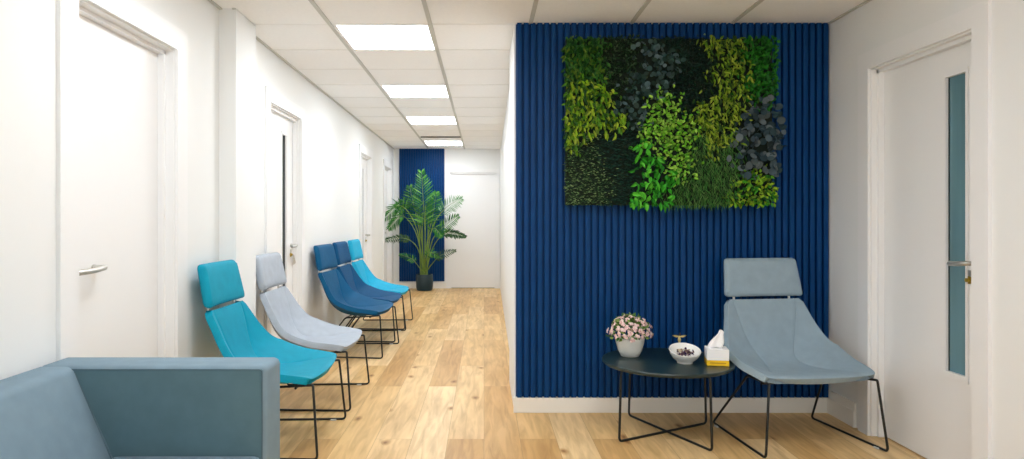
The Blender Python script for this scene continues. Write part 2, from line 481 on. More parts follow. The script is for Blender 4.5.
# ------------------------------------------------------------ ceiling lights
EM = emis('light_diffuser', (248, 251, 255), 15.2)
def ceiling_light(x0, x1, y0, y1, label):
    e = empty('ceiling_light', ((x0 + x1) / 2, (y0 + y1) / 2, H))
    w, d = (x1 - x0) / 2, (y1 - y0) / 2
    bm = bmesh.new(); f = 0.008
    for a in ((-w, w, -d, -d + f), (-w, w, d - f, d), (-w, -w + f, -d + f, d - f), (w - f, w, -d + f, d - f)):
        box(bm, a[0], a[1], a[2], a[3], -0.006, -0.001)
    finish(bm, 'frame', M['gloss'], e, smooth=False)
    bm = bmesh.new(); box(bm, -w + f, w - f, -d + f, d - f, -0.0045, -0.001)
    finish(bm, 'diffuser', EM, e, smooth=False)
    return tag(e, label, 'ceiling light', 'square recessed panel lights in the ceiling')
LX0, LX1 = -0.897, -0.335
ceiling_light(LX0, LX1, 4.0, 4.585, 'nearest and largest square panel light in the corridor ceiling')
ceiling_light(LX0, LX1, 5.81, 6.385, 'second square panel light along the corridor ceiling')
ceiling_light(LX0, LX1, 7.6, 8.185, 'third square panel light along the corridor ceiling')
ceiling_light(LX0, LX1, 9.98, 10.56, 'farthest square panel light, just before the palm and the end wall')
for y in (2.2,):  # unseen panel continuing the row, added to light the near end
    ceiling_light(LX0, LX1, y + .01, y + .585, 'unseen square panel light added above the sofa to light the room')
for y in (1.6, -0.2):  # unseen panels added to light both side walls evenly
    ceiling_light(0.305, 0.867, y + .01, y + .585, 'unseen square panel light added above the waiting area to light the room' + (' near the ribbed wall' if y > 1 else ' near the added rear window'))

# ------------------------------------------------------------ lounge chairs
PROF = [(-.268, .702), (-.238, .62), (-.212, .532), (-.178, .450), (-.125, .394), (-.045, .372), (.06, .370), (.16, .380), (.245, .384), (.272, .376)]
HW = [.226, .245, .272, .300, .318, .322, .318, .309, .296, .280]
LIFT = [.004, .020, .044, .070, .086, .076, .050, .026, .008, 0.0]
CRE = [.86, .72, .57, .42, .32, .36, .52, .66, .8, .9]
def interp(tab, t):
    n = len(tab) - 1; f = min(max(t * n, 0), n); i = min(int(f), n - 1); u = f - i
    p = lambda k: tab[min(max(k, 0), n)]
    def cr(a, b, c, d):
        return 0.5 * ((2 * b) + (-a + c) * u + (2 * a - 5 * b + 4 * c - d) * u * u + (-a + 3 * b - 3 * c + d) * u ** 3)
    A, B, C, D = p(i - 1), p(i), p(i + 1), p(i + 2)
    if isinstance(A, tuple): return tuple(cr(A[k], B[k], C[k], D[k]) for k in range(len(A)))
    return cr(A, B, C, D)
def make_chair(m, label):
    root = empty('lounge_chair')
    tag(root, label, 'chair')
    bm = bmesh.new()
    NT = 26
    FR = [(0, .0), (0, .3), (0, .6), (0, .85), (0, .96), (1, 0.0), (1, .05), (1, .18), (1, .36), (1, .55), (1, .75), (1, .9), (1, 1.0)]
    US = [(-1, q) for q in FR[::-1]] + [(1, q) for q in FR[1:]]
    NU = len(US) - 1
    grid = []
    for i in range(NT + 1):
        t = i / NT
        x, z = interp(PROF, t); x2, z2 = interp(PROF, min(t + .02, 1)); x1, z1 = interp(PROF, max(t - .02, 0))
        d = Vector((x2 - x1, 0, z2 - z1)).normalized(); nrm = Vector((-d.z, 0, d.x))
        hw, lf, cr = interp(HW, t), interp(LIFT, t), interp(CRE, t)
        row = []
        for j in range(NU + 1):
            sg, (zone, fr) = US[j]
            a = cr * fr if zone == 0 else cr + (1 - cr) * fr
            u = sg * a
            k = 0 if a <= cr else (a - cr) / (1 - cr)
            groove = -0.0035 if (zone, fr) == (1, 0.0) and .03 < t < .72 else 0.0
            # round the outline at the two ends
            hh = hw
            if t < .05: hh = hw - 0.018 * (1 - t / .05) ** 2
            if t > .93: hh = hw - 0.020 * ((t - .93) / .07) ** 2
            bow = 0.022 * (1 - u * u) * max(0, (t - .6) / .4)
            p = Vector((x, 0, z)) + nrm * (lf * k + groove) + Vector((bow - 0.022 * max(0, (t - .6) / .4), u * hh, 0))
            row.append(bm.verts.new(p))
        grid.append(row)
    for i in range(NT):
        for j in range(NU):
            bm.faces.new([grid[i][j], grid[i + 1][j], grid[i + 1][j + 1], grid[i][j + 1]])
    sh = finish(bm, 'seat_shell', m, root, angle=80, recalc=False)
    # front side must point up/forward
    if sh.data.polygons[len(sh.data.polygons) // 2].normal.z < 0: sh.data.flip_normals()
    s = sh.modifiers.new('thick', 'SOLIDIFY'); s.thickness = 0.036; s.offset = -1
    b = sh.modifiers.new('soft', 'BEVEL'); b.width = 0.012; b.segments = 3; b.limit_method = 'ANGLE'; b.angle_limit = radians(60)
    # headrest
    bm = bmesh.new()
    NZ, NY = 10, 12
    gf, gb = [], []
    for i in range(NZ + 1):
        t = i / NZ
        rf, rb = [], []
        for j in range(NY + 1):
            u = -1 + 2 * j / NY
            hw = .238 - .020 * t
            x = -.268 + .008 - .045 * t; z = .716 + .216 * t
            puff = 0.010 * (1 - u ** 4) * (1 - (2 * t - 1) ** 4)
            curl = 0.014 * u * u
            rf.append(bm.verts.new((x + puff + curl - 0.005, u * hw, z)))
            rb.append(bm.verts.new((x - 0.046 - puff * .5 + curl * .6, u * hw, z)))
        gf.append(rf); gb.append(rb)
    for i in range(NZ):
        for j in range(NY):
            bm.faces.new([gf[i][j], gf[i][j + 1], gf[i + 1][j + 1], gf[i + 1][j]])
            bm.faces.new([gb[i][j], gb[i + 1][j], gb[i + 1][j + 1], gb[i][j + 1]])
        bm.faces.new([gf[i][0], gf[i + 1][0], gb[i + 1][0], gb[i][0]])
        bm.faces.new([gf[i][NY], gb[i][NY], gb[i + 1][NY], gf[i + 1][NY]])
    for j in range(NY):
        bm.faces.new([gf[0][j], gb[0][j], gb[0][j + 1], gf[0][j + 1]])
        bm.faces.new([gf[NZ][j], gf[NZ][j + 1], gb[NZ][j + 1], gb[NZ][j]])
    hr = finish(bm, 'headrest', m, root, angle=80)
    b = hr.modifiers.new('soft', 'BEVEL'); b.width = 0.021; b.segments = 5; b.limit_method = 'ANGLE'; b.angle_limit = radians(55)
    for sd in (-1, 1):
        bm = bmesh.new()
        tube(bm, [(-.294, sd * .17, .66), (-.305, sd * .17, .76)], 0.007, 8)
        finish(bm, 'headrest_bracket', M['steel'], root)
        bm = bmesh.new()
        pts = rounded_path([(.258, sd * .290, .354), (.288, sd * .325, .0068), (-.285, sd * .303, .0068), (-.055, sd * .225, .322)], (.010, .024, .026, .02), 6, closed=True)
        tube(bm, pts, 0.0062, 10, cap=False)
        finish(bm, 'sled_leg', M['black'], root)
        for gx_ in (.22, -.22):
            bm = bmesh.new(); box(bm, gx_ - .016, gx_ + .016, sd * .315 - .008, sd * .315 + .008, 0.0003, .008, bev=.002)
            finish(bm, 'floor_glide', M['clear'], root)
    bm = bmesh.new(); tube(bm, [(-.050, -.225, .322), (-.050, .225, .322)], 0.006, 8)
    tube(bm, [(.17, -.28, .336), (.17, .28, .336)], 0.006, 8)
    finish(bm, 'cross_brace', M['black'], root)
    return root
def copy_tree(o, parent=None):
    c = o.copy(); COL.objects.link(c)
    if parent: c.parent = parent
    for ch in list(o.children): copy_tree(ch, c)
    return c
def recolour(root, m, label):
    root['label'] = label
    for ch in root.children:
        if ch.name.startswith(('seat_shell', 'headrest')) and not ch.name.startswith('headrest_b'):
            ch.data = ch.data.copy(); ch.data.materials[0] = m
    return root
ch = make_chair(M['teal'], 'turquoise lounge chair nearest the sofa, partly hidden by its arm')
chairs = [ch]
specs = [(M['grey'], 'light grey lounge chair between the turquoise and dark blue ones'),
         (M['navy'], 'dark blue lounge chair standing next to the light grey one'),
         (M['navy2'], 'dark blue lounge chair squeezed between another dark blue one and the farthest turquoise one'),
         (M['teal2'], 'farthest chair of the row, a turquoise one nearest the palm'),
         (M['paleblue'], 'pale grey-blue lounge chair standing alone beside the round table and tissue box')]
for m_, l_ in specs:
    chairs.append(recolour(copy_tree(ch), m_, l_))
pos = [(-1.085, 3.507, 0.0), (-1.090, 4.320, 0.0), (-1.100, 5.845, -0.08), (-1.108, 6.565, -0.04), (-1.108, 7.275, -0.02)]
for c_, (x, y, r) in zip(chairs, pos):
    c_.location = (x, y, 0); c_.rotation_euler = (0, 0, r)
    c_['group'] = 'lounge chairs along the left wall'
chairs[5].location = (1.638, 3.530, 0); chairs[5].rotation_euler = (0, 0, radians(-90 + 8))

# ------------------------------------------------------------ sofa
so = empty('sofa', (-1.08, 1.5, 0))
tag(so, 'grey-blue upholstered sofa against the left wall with a high square arm', 'sofa')
def S(bm): 
    for v in bm.verts: v.co -= Vector((-1.08, 1.5, 0))
    return bm
SY0, SYI, SY1, ST = 0.55, 2.147, 2.31, 0.682
bm = bmesh.new()
box(bm, -1.449, -.703, SYI, SY1, 0.10, ST, bev=0.022, seg=4)
finish(S(bm), 'armrest', M['sofa'], so)
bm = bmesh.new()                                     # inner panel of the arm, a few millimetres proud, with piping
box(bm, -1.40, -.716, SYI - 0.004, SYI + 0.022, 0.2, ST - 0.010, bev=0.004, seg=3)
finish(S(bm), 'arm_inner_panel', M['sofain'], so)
bm = bmesh.new()
tube(bm, rounded_path([(-1.33, SYI - .003, ST - 0.0095), (-.7155, SYI - .003, ST - 0.0095), (-.7155, SYI - .003, .2)], .012, 5), 0.0025, 8)
finish(S(bm), 'piping', M['seam'], so)
bm = bmesh.new()
box(bm, -1.449, -.709, SY0 - .16, SY0, 0.10, ST, bev=0.022, seg=4)
finish(S(bm), 'armrest', M['sofa'], so)
bm = bmesh.new()
prof = [(-1.449, .12), (-1.449, ST), (-1.327, ST), (-1.185, .35), (-1.185, .12)]
A = [bm.verts.new((x, SY0, z)) for x, z in prof]; B = [bm.verts.new((x, SYI - .002, z)) for x, z in prof]
bm.faces.new(A); bm.faces.new(B[::-1])
es = []
for k in range(5):
    f = bm.faces.new([A[k], B[k], B[(k + 1) % 5], A[(k + 1) % 5]])
bm.edges.ensure_lookup_table()
long_e = [e for e in bm.edges if abs(e.verts[0].co.y - e.verts[1].co.y) > 1 and e.verts[0].co.z > .5]
bmesh.ops.bevel(bm, geom=long_e, offset=0.024, segments=5, affect='EDGES', profile=0.5)
finish(S(bm), 'backrest', M['sofa'], so)
bm = bmesh.new(); tube(bm, [(-1.323, SYI - .004, ST - .018), (-1.183, SYI - .004, .35)], 0.004, 8)
finish(S(bm), 'corner_seam', M['seam'], so)
bm = bmesh.new(); box(bm, -1.19, -.715, SY0 + .002, SYI - .008, 0.29, 0.400, bev=0.018, seg=4)
finish(S(bm), 'seat_cushion', M['sofa'], so)
bm = bmesh.new(); box(bm, -1.40, -.72, SY0, SYI, 0.12, 0.288, bev=0.008)
finish(S(bm), 'seat_base', M['sofa'], so)
for x in (-1.38, -.78):
    for y in (.46, 2.23):
        bm = bmesh.new(); tube(bm, [(x, y, 0), (x, y, .11)], 0.018, 12)
        finish(S(bm), 'leg', M['black'], so)

# ------------------------------------------------------------ round coffee table
TX, TY, TZ = 0.990, 3.600, 0.395
tb = empty('coffee_table', (TX, TY, 0))
tag(tb, 'round dark green-black coffee table with crossed thin metal legs', 'table')
bm = bmesh.new()
lathe(bm, [(0.0005, TZ - .020), (.337, TZ - .020), (.345, TZ - .014), (.347, TZ - .005), (.344, TZ), (0.0005, TZ)], 72, capb=True, capt=True)
finish(bm, 'tabletop', M['table'], tb)
def leg_loop(a, b):
    bm = bmesh.new(); z1 = TZ - .024
    tube(bm, rounded_path([(a[0] * .96, a[1] * .96, z1), (a[0], a[1], .007), (b[0], b[1], .007), (b[0] * .96, b[1] * .96, z1)], .022, 5, closed=True), 0.0065, 10, cap=False)
    return bm
finish(leg_loop((-.290, -.157), (.262, .150)), 'leg_frame', M['black'], tb)
bm = leg_loop((.142, -.300), (-.139, .305))
for v in bm.verts: 
    if v.co.z < .03: v.co.z += 0.0
finish(bm, 'leg_frame', M['black'], tb)

# ------------------------------------------------------------ flower pot
def leaf(bm, c, d, nrm, L, W, mi=0, fold=0.25, curl=0.0):
    d = d.normalized(); s = d.cross(nrm).normalized(); nn = s.cross(d).normalized()
    p0 = c; p3 = c + d * L - nn * curl * L
    m1 = c + d * L * .33 + nn * 0.02 * L; m2 = c + d * L * .68 - nn * curl * L * .4
    f_ = fold * W
    v = [bm.verts.new(p) for p in (p0, m1 + s * W * .42 + nn * f_, m2 + s * W * .40 + nn * f_, p3, m2 - s * W * .40 + nn * f_, m1 - s * W * .42 + nn * f_, m1, m2)]
    for q in ((0, 6, 1), (1, 6, 7, 2), (2, 7, 3), (0, 5, 6), (5, 4, 7, 6), (4, 3, 7)):
        f = bm.faces.new([v[i] for i in q]); f.material_index = mi; f.smooth = False
def rleaf(bm, c, d, nrm, R, seg=8, sx=1.0, mi=0):
    d = d.normalized(); s = d.cross(nrm).normalized(); nn = s.cross(d).normalized()
    cc = bm.verts.new(c + d * R - nn * R * .12)
    ring = [bm.verts.new(c + d * (R - R * cos(2 * pi * k / seg)) + s * R * sx * sin(2 * pi * k / seg)) for k in range(seg)]
    for k in range(seg):
        f = bm.faces.new([cc, ring[k], ring[(k + 1) % seg]]); f.material_index = mi; f.smooth = True
def leafobj(bm, name, m, parent):
    me = bpy.data.meshes.new(name); bm.to_mesh(me); bm.free(); me.materials.append(m)
    o = bpy.data.objects.new(name, me); COL.objects.link(o); o.parent = parent
    return o
def rv(a=1.0): return Vector((random.uniform(-a, a), random.uniform(-a, a), random.uniform(-a, a)))

fp = empty('potted_flowers', (0.812, 3.70, TZ + .0005))
tag(fp, 'white round pot of small pale pink flowers at the left of the round table', 'potted plant')
bm = bmesh.new()
lathe(bm, [(.044, 0), (.050, .003), (.066, .035), (.077, .075), (.080, .102), (.0765, .104), (.072, .080), (.0005, .080)], 48, capb=True)
finish(bm, 'pot', M['wpot'], fp)
bm = bmesh.new()
for i in range(240):
    th = random.uniform(0, 2 * pi); ph = random.uniform(.05, 1.7)
    rr = random.uniform(.06, .114)
    d = Vector((sin(ph) * cos(th), sin(ph) * sin(th), cos(ph) * .95))
    c = Vector((0, 0, .115)) + Vector((d.x * rr, d.y * rr, d.z * rr))
    if c.z < .100 : c.z = .100
    leaf(bm, c, (d + rv(.7)), (d + rv(.3)), .03, .018)
leafobj(bm, 'foliage', leaf_mat('flower_foliage', [(50, 92, 38), (86, 128, 56), (150, 172, 96)]), fp)
MF = leaf_mat('pink_petals', [(232, 190, 190), (240, 214, 210), (248, 236, 228), (224, 168, 172), (246, 240, 226)], 0.6)
def floret_mesh():
    bm = bmesh.new()
    for q in range(5):
        o_ = Vector((random.uniform(-.011, .011), random.uniform(-.011, .011), random.uniform(-.004, .006)))
        rot = random.uniform(0, 1)
        tilt = rv(.35)
        for k in range(5):
            a = rot + k * 2 * pi / 5
            leaf(bm, o_, Vector((cos(a), sin(a), .25)) + tilt * .5, Vector((0, 0, 1)), .0115, .010, curl=.25)
    me = bpy.data.meshes.new('blossom'); bm.to_mesh(me); bm.free(); me.materials.append(MF); return me
fm = [floret_mesh() for _ in range(6)]
nb = 72
for i in range(nb):
    zc = 1 - (i + .5) / nb * 1.12
    th = i * 2.39996
    s_ = math.sqrt(max(0, 1 - zc * zc))
    d = Vector((s_ * cos(th), s_ * sin(th), zc))
    o = bpy.data.objects.new('blossom', fm[i % 6]); COL.objects.link(o); o.parent = fp
    o.location = Vector((0, 0, .122)) + Vector((d.x * .116, d.y * .116, d.z * .098)) * random.uniform(.90, 1.08)
    o.rotation_euler = (d + rv(.15)).to_track_quat('Z', 'Y').to_euler()
    sc_ = random.uniform(.75, 1.0); o.scale = (sc_,) * 3

# ------------------------------------------------------------ bowl, potpourri, ornament
BX, BY = 1.065, 3.525
bw = empty('decorative_bowl', (BX, BY, TZ + .0005), 0)
tag(bw, 'small white slanted ceramic bowl of dried petals on the round table', 'bowl')
bm = bmesh.new()
SEG = 48
def bowl_ring(r, z, slope): 
    return [bm.verts.new((r * cos(2 * pi * k / SEG), r * .95 * sin(2 * pi * k / SEG), z + slope * sin(2 * pi * k / SEG))) for k in range(SEG)]
rings = [bowl_ring(*q) for q in [(.001, 0.0, 0), (.040, 0, 0), (.042, .008, 0), (.045, .011, 0), (.063, .026, .004), (.077, .048, .012), (.083, .068, .021), (.081, .071, .022), (.077, .067, .020), (.068, .046, .010), (.052, .028, .003), (.001, .022, 0)]]
for i in range(len(rings) - 1):
    for k in range(SEG): bm.faces.new([rings[i][k], rings[i][(k + 1) % SEG], rings[i + 1][(k + 1) % SEG], rings[i + 1][k]])
finish(bm, 'bowl_body', M['white'], bw)
bm = bmesh.new()
for i in range(110):
    a = random.uniform(0, 2 * pi); r = .044 * math.sqrt(random.random())
    c = Vector((r * cos(a), r * sin(a) - .008, .050 + random.uniform(0, .016)))
    if random.random() < .6: rleaf(bm, c, rv(1), Vector((0, -.3, 1)) + rv(.6), random.uniform(.006, .011), 7, .7)
    else: leaf(bm, c, rv(1), Vector((0, 0, 1)) + rv(.5), random.uniform(.014, .020), .010, curl=.2)
o = leafobj(bm, 'potpourri', leaf_mat('dried_petals', [(60, 30, 80), (40, 36, 90), (190, 178, 150), (110, 60, 100), (88, 70, 52), (160, 130, 120), (50, 28, 40)], 0.7), None)
o.location = (BX, BY, TZ + .0005)
tag(o, 'dark purple and beige dried petals heaped inside the white bowl', 'potpourri', kind='stuff')

og = empty('winged_ornament', (1.075, 3.66, TZ + .0005))
tag(og, 'tiny pale gold ornament with spread wings standing behind the white bowl', 'ornament')
bm = bmesh.new(); lathe(bm, [(.018, 0), (.018, .004), (.005, .008), (.003, .07), (.005, .085), (.009, .098), (.006, .112), (.003, .120)], 16, capt=True)
finish(bm, 'stand', M['gold'], og)
for s_ in (-1, 1):
    bm = bmesh.new()
    for k, (dz, L) in enumerate(((.012, .042), (.004, .036), (-.006, .028))):
        leaf(bm, Vector((0, 0, .116)), Vector((s_, -.1, dz * 14)), Vector((0, -1, .3)), L, .010)
    finish(bm, 'wing', M['gold'], og, smooth=False, recalc=False)
bm = bmesh.new()
leaf(bm, Vector((0, 0, .116)), Vector((.2, -.1, 1)), Vector((0, -1, 0)), .022, .010)
finish(bm, 'crest', mat('dark_bronze', (70, 56, 40), .5), og, smooth=False, recalc=False)

# ------------------------------------------------------------ tissue box
tx = empty('tissue_box', (1.224, 3.500, TZ + .0005), radians(-11))
tag(tx, 'white tissue box with a yellow band at the right of the round table', 'tissue box')
bm = bmesh.new()
box(bm, -.055, .055, -.052, .052, .028, .085, 0, bev=.002)
box(bm, -.0552, .0552, -.0522, .0522, 0, .0285, 1, bev=.0015)
box(bm, -.040, .040, -.0528, -.052, .012, .0175, 2)
finish(bm, 'carton', [M['card'], M['yellow'], M['dyellow']], tx, smooth=False)
bm = bmesh.new()
lathe(bm, [(.034, 0), (.034, .0008)], 28, capb=True, capt=True)
for v in bm.verts: v.co.y *= .45
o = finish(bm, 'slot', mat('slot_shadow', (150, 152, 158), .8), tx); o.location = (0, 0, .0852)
bm = bmesh.new()
rows = []
NP = 9
for i in range(NP):
    t = i / (NP - 1)
    cx_ = -.014 + .040 * t ** .9; w_ = .036 * (1 - t) + .019 * t + .006 * sin(t * 5)
    z_ = .082 + .092 * t
    row = []
    for j in range(9):
        u = -1 + j / 4
        row.append(bm.verts.new((cx_ + u * w_, .008 * sin(u * 5 + t * 3) * (1.1 - t * .4) - .003, z_ + (.006 * (1 - abs(u)) - u * .006) * (t > .9))))
    rows.append(row)
for i in range(NP - 1):
    for j in range(8): bm.faces.new([rows[i][j], rows[i][j + 1], rows[i + 1][j + 1], rows[i + 1][j]])
ts = finish(bm, 'tissue', M['paper'], tx, recalc=False)
ts.modifiers.new('t', 'SOLIDIFY').thickness = .0015

# ------------------------------------------------------------ living green wall
GY = YC - 0.033                      # front of the blue ribs
gw = empty('green_wall_panel', (1.09, GY, 1.235))
tag(gw, 'rectangular framed panel of mixed green foliage mounted on the blue ribbed wall', 'green wall')
PX0, PX1, PZ0, PZ1 = 0.483, 1.700, 1.240, 2.222
def L2(x, y, z): return Vector((x - 1.09, y - GY, z - 1.235))
bm = bmesh.new()
box(bm, PX0 - 1.09, PX1 - 1.09, -.045, -.001, PZ0 - 1.235, PZ1 - 1.235)
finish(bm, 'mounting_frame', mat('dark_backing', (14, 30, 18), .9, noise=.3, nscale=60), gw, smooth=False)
# seeds in the picture crop's own units: (x, y, kind); 55..540 across, 35..428 down
SEEDS = [
 (80, 55, 'fern'), (115, 60, 'fern'), (85, 95, 'fern'), (70, 120, 'fern'), (120, 105, 'fern'),
 (85, 155, 'yel'), (75, 195, 'yel'), (120, 170, 'yel'), (125, 215, 'yel'), (160, 235, 'yel'), (75, 245, 'yel'), (70, 275, 'yel'), (95, 225, 'yel'), (140, 190, 'yel'),
 (160, 60, 'box'), (195, 90, 'box'), (155, 110, 'box'), (205, 50, 'box'), (170, 150, 'box'), (155, 85, 'box'),
 (240, 75, 'euc'), (275, 110, 'euc'), (230, 130, 'euc'), (215, 170, 'euc'), (190, 195, 'euc'), (225, 230, 'euc'), (260, 55, 'euc'), (290, 85, 'euc'), (255, 155, 'euc'),
 (330, 70, 'dark'), (360, 110, 'dark'), (320, 130, 'dark'), (340, 175, 'dark'), (335, 205, 'dark'), (375, 85, 'dark'), (385, 145, 'dark'), (310, 50, 'dark'), (345, 48, 'dark'), (365, 165, 'dark'),
 (400, 50, 'oli'), (430, 75, 'oli'), (460, 100, 'oli'), (450, 135, 'oli'), (410, 125, 'oli'), (445, 165, 'oli'), (400, 195, 'oli'), (420, 220, 'oli'), (370, 230, 'oli'), (390, 250, 'oli'), (400, 285, 'oli'), (440, 195, 'oli'), (430, 245, 'oli'), (370, 205, 'oli'), (440, 50, 'oli'),
 (495, 55, 'brt'), (510, 90, 'brt'), (490, 120, 'brt'), (520, 130, 'brt'), (495, 150, 'brt'), (525, 165, 'brt'), (480, 75, 'brt'), (530, 60, 'brt'),
 (480, 200, 'plum'), (505, 225, 'plum'), (530, 265, 'plum'), (480, 290, 'plum'), (510, 310, 'plum'), (470, 245, 'plum'), (520, 200, 'plum'), (470, 325, 'plum'), (525, 330, 'plum'),
 (275, 190, 'lime'), (260, 225, 'lime'), (290, 240, 'lime'), (310, 280, 'lime'), (265, 270, 'lime'), (300, 320, 'lime'), (325, 300, 'lime'), (320, 345, 'lime'), (285, 295, 'lime'), (295, 205, 'lime'), (330, 255, 'lime'), (310, 225, 'lime'), (245, 245, 'lime'),
 (230, 305, 'big'), (245, 340, 'big'), (235, 375, 'big'), (265, 395, 'big'), (245, 410, 'big'), (285, 365, 'big'), (265, 330, 'big'),
 (75, 310, 'var'), (75, 350, 'var'), (80, 395, 'var'), (110, 330, 'var'), (115, 380, 'var'), (145, 395, 'var'), (110, 290, 'var'), (100, 415, 'var'), (140, 355, 'var'),
 (160, 290, 'deep'), (185, 270, 'deep'), (200, 320, 'deep'), (175, 345, 'deep'), (195, 385, 'deep'), (175, 410, 'deep'), (150, 315, 'deep'), (205, 285, 'deep'), (150, 265, 'deep'), (205, 355, 'deep'),
 (360, 320, 'grass'), (390, 350, 'grass'), (340, 390, 'grass'), (410, 390, 'grass'), (430, 320, 'grass'), (370, 410, 'grass'), (430, 350, 'grass'), (320, 410, 'grass'), (360, 365, 'grass'), (420, 290, 'grass'), (365, 285, 'grass'),
 (465, 375, 'mix'), (495, 370, 'mix'), (525, 385, 'mix'), (460, 405, 'mix'), (500, 410, 'mix'), (530, 415, 'mix'),
]
KINDS = {
 'fern': ('fern_foliage', [(14, 56, 18), (26, 84, 24), (52, 108, 30), (96, 120, 32)], 560),
 'yel': ('yellow_green_foliage', [(56, 98, 14), (78, 138, 18), (128, 168, 24), (150, 170, 44), (34, 84, 20), (20, 60, 16)], 600),
 'box': ('boxwood_foliage', [(6, 30, 14), (14, 46, 18), (24, 62, 26), (70, 92, 66)], 620),
 'euc': ('eucalyptus_foliage', [(22, 50, 44), (34, 62, 56), (50, 80, 76), (92, 114, 120), (14, 40, 32), (26, 56, 44)], 250),
 'dark': ('dark_ivy_foliage', [(4, 28, 22), (6, 38, 28), (14, 54, 38)], 900),
 'oli': ('olive_leaf_foliage', [(80, 124, 16), (122, 156, 26), (156, 176, 56), (58, 92, 16), (30, 66, 16)], 850),
 'brt': ('bright_green_foliage', [(10, 76, 14), (18, 100, 18), (40, 126, 24), (6, 54, 12)], 420),
 'plum': ('silver_eucalyptus_foliage', [(28, 52, 58), (44, 68, 76), (66, 84, 92), (100, 112, 118), (18, 42, 42)], 170),
 'lime': ('lime_leaf_foliage', [(64, 136, 18), (104, 176, 34), (160, 206, 80), (40, 100, 18)], 560),
 'big': ('broad_leaf_foliage', [(20, 104, 18), (48, 156, 28), (100, 200, 56)], 150),
 'var': ('variegated_foliage', [(14, 48, 20), (30, 70, 28), (140, 168, 108), (50, 96, 40), (18, 54, 22), (10, 40, 16)], 1200),
 'deep': ('dark_fern_foliage', [(4, 30, 24), (8, 42, 32), (18, 64, 50)], 1000),
 'grass': ('needle_grass_foliage', [(32, 92, 26), (60, 124, 44), (98, 142, 70), (40, 70, 24), (18, 52, 18)], 1900),
 'mix': ('mixed_leaf_foliage', [(16, 86, 16), (60, 146, 24), (150, 186, 40), (12, 62, 14)], 300),
}
bms = {k: bmesh.new() for k in KINDS}
AREA = 485.0 * 393.0
cnt = {}
for s_ in SEEDS: cnt[s_[2]] = cnt.get(s_[2], 0) + 1
def near_kind(cx, cy):
    return min(SEEDS, key=lambda s: (s[0] - cx) ** 2 + (s[1] - cy) ** 2 )[2]
# even sampling: try many points; keep each kind until its quota is met
quota = {k: v[2] for k, v in KINDS.items()}
tries = 0
while any(q > 0 for q in quota.values()) and tries < 60000:
    tries += 1
    cx, cy = random.uniform(52, 543), random.uniform(32, 428)
    jx, jy = cx + random.gauss(0, 10), cy + random.gauss(0, 10)
    k = near_kind(jx, jy)
    if quota[k] <= 0: continue
    quota[k] -= 1
    X = PX0 + (cx - 55) / 485 * (PX1 - PX0); Z = PZ1 - (cy - 35) / 393 * (PZ1 - PZ0)
    bmk = bms[k]
    dep = random.uniform(0, 1)
    out = Vector((0, -1, 0))
    down = Vector((0, 0, -1))
    c = L2(X, GY - .045 - .008, Z); dep *= 1.25
    if k == 'fern':
        c.y -= dep * .03; leaf(bmk, c, down + rv(.9) + out * .3, out + rv(.4), random.uniform(.03, .05), .016)
    elif k == 'yel':
        c.y -= dep * .05; leaf(bmk, c, down * .9 + rv(.8) + out * .35, out + rv(.5), random.uniform(.030, .052), random.uniform(.014, .022), curl=.2)
    elif k == 'box':
        c.y -= dep * .02; leaf(bmk, c, rv(1) + out * .4, out + rv(.4), random.uniform(.016, .028), .011)
    elif k == 'euc':
        c.y -= dep * .045; rleaf(bmk, c, down * .5 + rv(.9), out + rv(.55), random.uniform(.012, .021), 9, random.uniform(.7, 1))
    elif k == 'dark':
        c.y -= dep * .015; leaf(bmk, c, rv(1) + down * .5, out + rv(.4), random.uniform(.018, .030), .013)
    elif k == 'oli':
        c.y -= dep * .05; leaf(bmk, c, down * .8 + rv(.7) + out * .3, out + rv(.5), random.uniform(.03, .048), random.uniform(.011, .016), curl=.1)
    elif k == 'brt':
        c.y -= dep * .05; leaf(bmk, c, down * .6 + rv(.8), out + rv(.6), random.uniform(.024, .040), .022, curl=.2)
    elif k == 'plum':
        c.y -= dep * .06; rleaf(bmk, c, down * .4 + rv(.9), out + rv(.5), random.uniform(.016, .026), 9, random.uniform(.8, 1))
    elif k == 'lime':
        c.y -= dep * .08; c.y -= .01; leaf(bmk, c, rv(1) + down * .3, out + rv(.4), random.uniform(.022, .034), random.uniform(.014, .019), curl=.15)
    elif k == 'big':
        c.y -= dep * .06; c.y -= .01; leaf(bmk, c, down * .8 + rv(.8), out + rv(.6), random.uniform(.035, .06), random.uniform(.02, .03), curl=.3)
    elif k == 'var':
        c.y -= dep * .035; leaf(bmk, c, Vector((random.choice((-1, 1)), -.4, -.25)) + rv(.35), Vector((0, -.7, .7)) + rv(.3), random.uniform(.012, .020), .007)
    elif k == 'deep':
        c.y -= dep * .02; leaf(bmk, c, Vector((random.choice((-1, 1)), -.3, -.3)) + rv(.4), out + rv(.4), random.uniform(.016, .026), .008)
    elif k == 'grass':
        c.y -= dep * .05; leaf(bmk, c, Vector((random.uniform(-.7, .7), -.25, -1)) + rv(.3), out + rv(.5), random.uniform(.028, .05), .0042)
    elif k == 'mix':
        c.y -= dep * .045; leaf(bmk, c, down * .5 + rv(.9), out + rv(.5), random.uniform(.022, .038), random.uniform(.014, .02), curl=.2)
for k, b in bms.items():
    leafobj(b, KINDS[k][0], leaf_mat(k + '_leaves', KINDS[k][1], .55, k=.98), gw)
# sprays that stick out past the frame at the right
bm = bmesh.new()
for (x, z) in ((1.70, 1.66), (1.725, 1.62), (1.735, 1.655), (1.69, 1.58), (1.715, 1.59), (1.70, 1.52), (1.72, 1.70)):
    for q in range(3): rleaf(bm, L2(x, GY - .08, z) + rv(.012), rv(1), Vector((0, -1, 0)) + rv(.4), .021, 9, .9)
leafobj(bm, 'eucalyptus_spray', bpy.data.materials['plum_leaves'], gw)

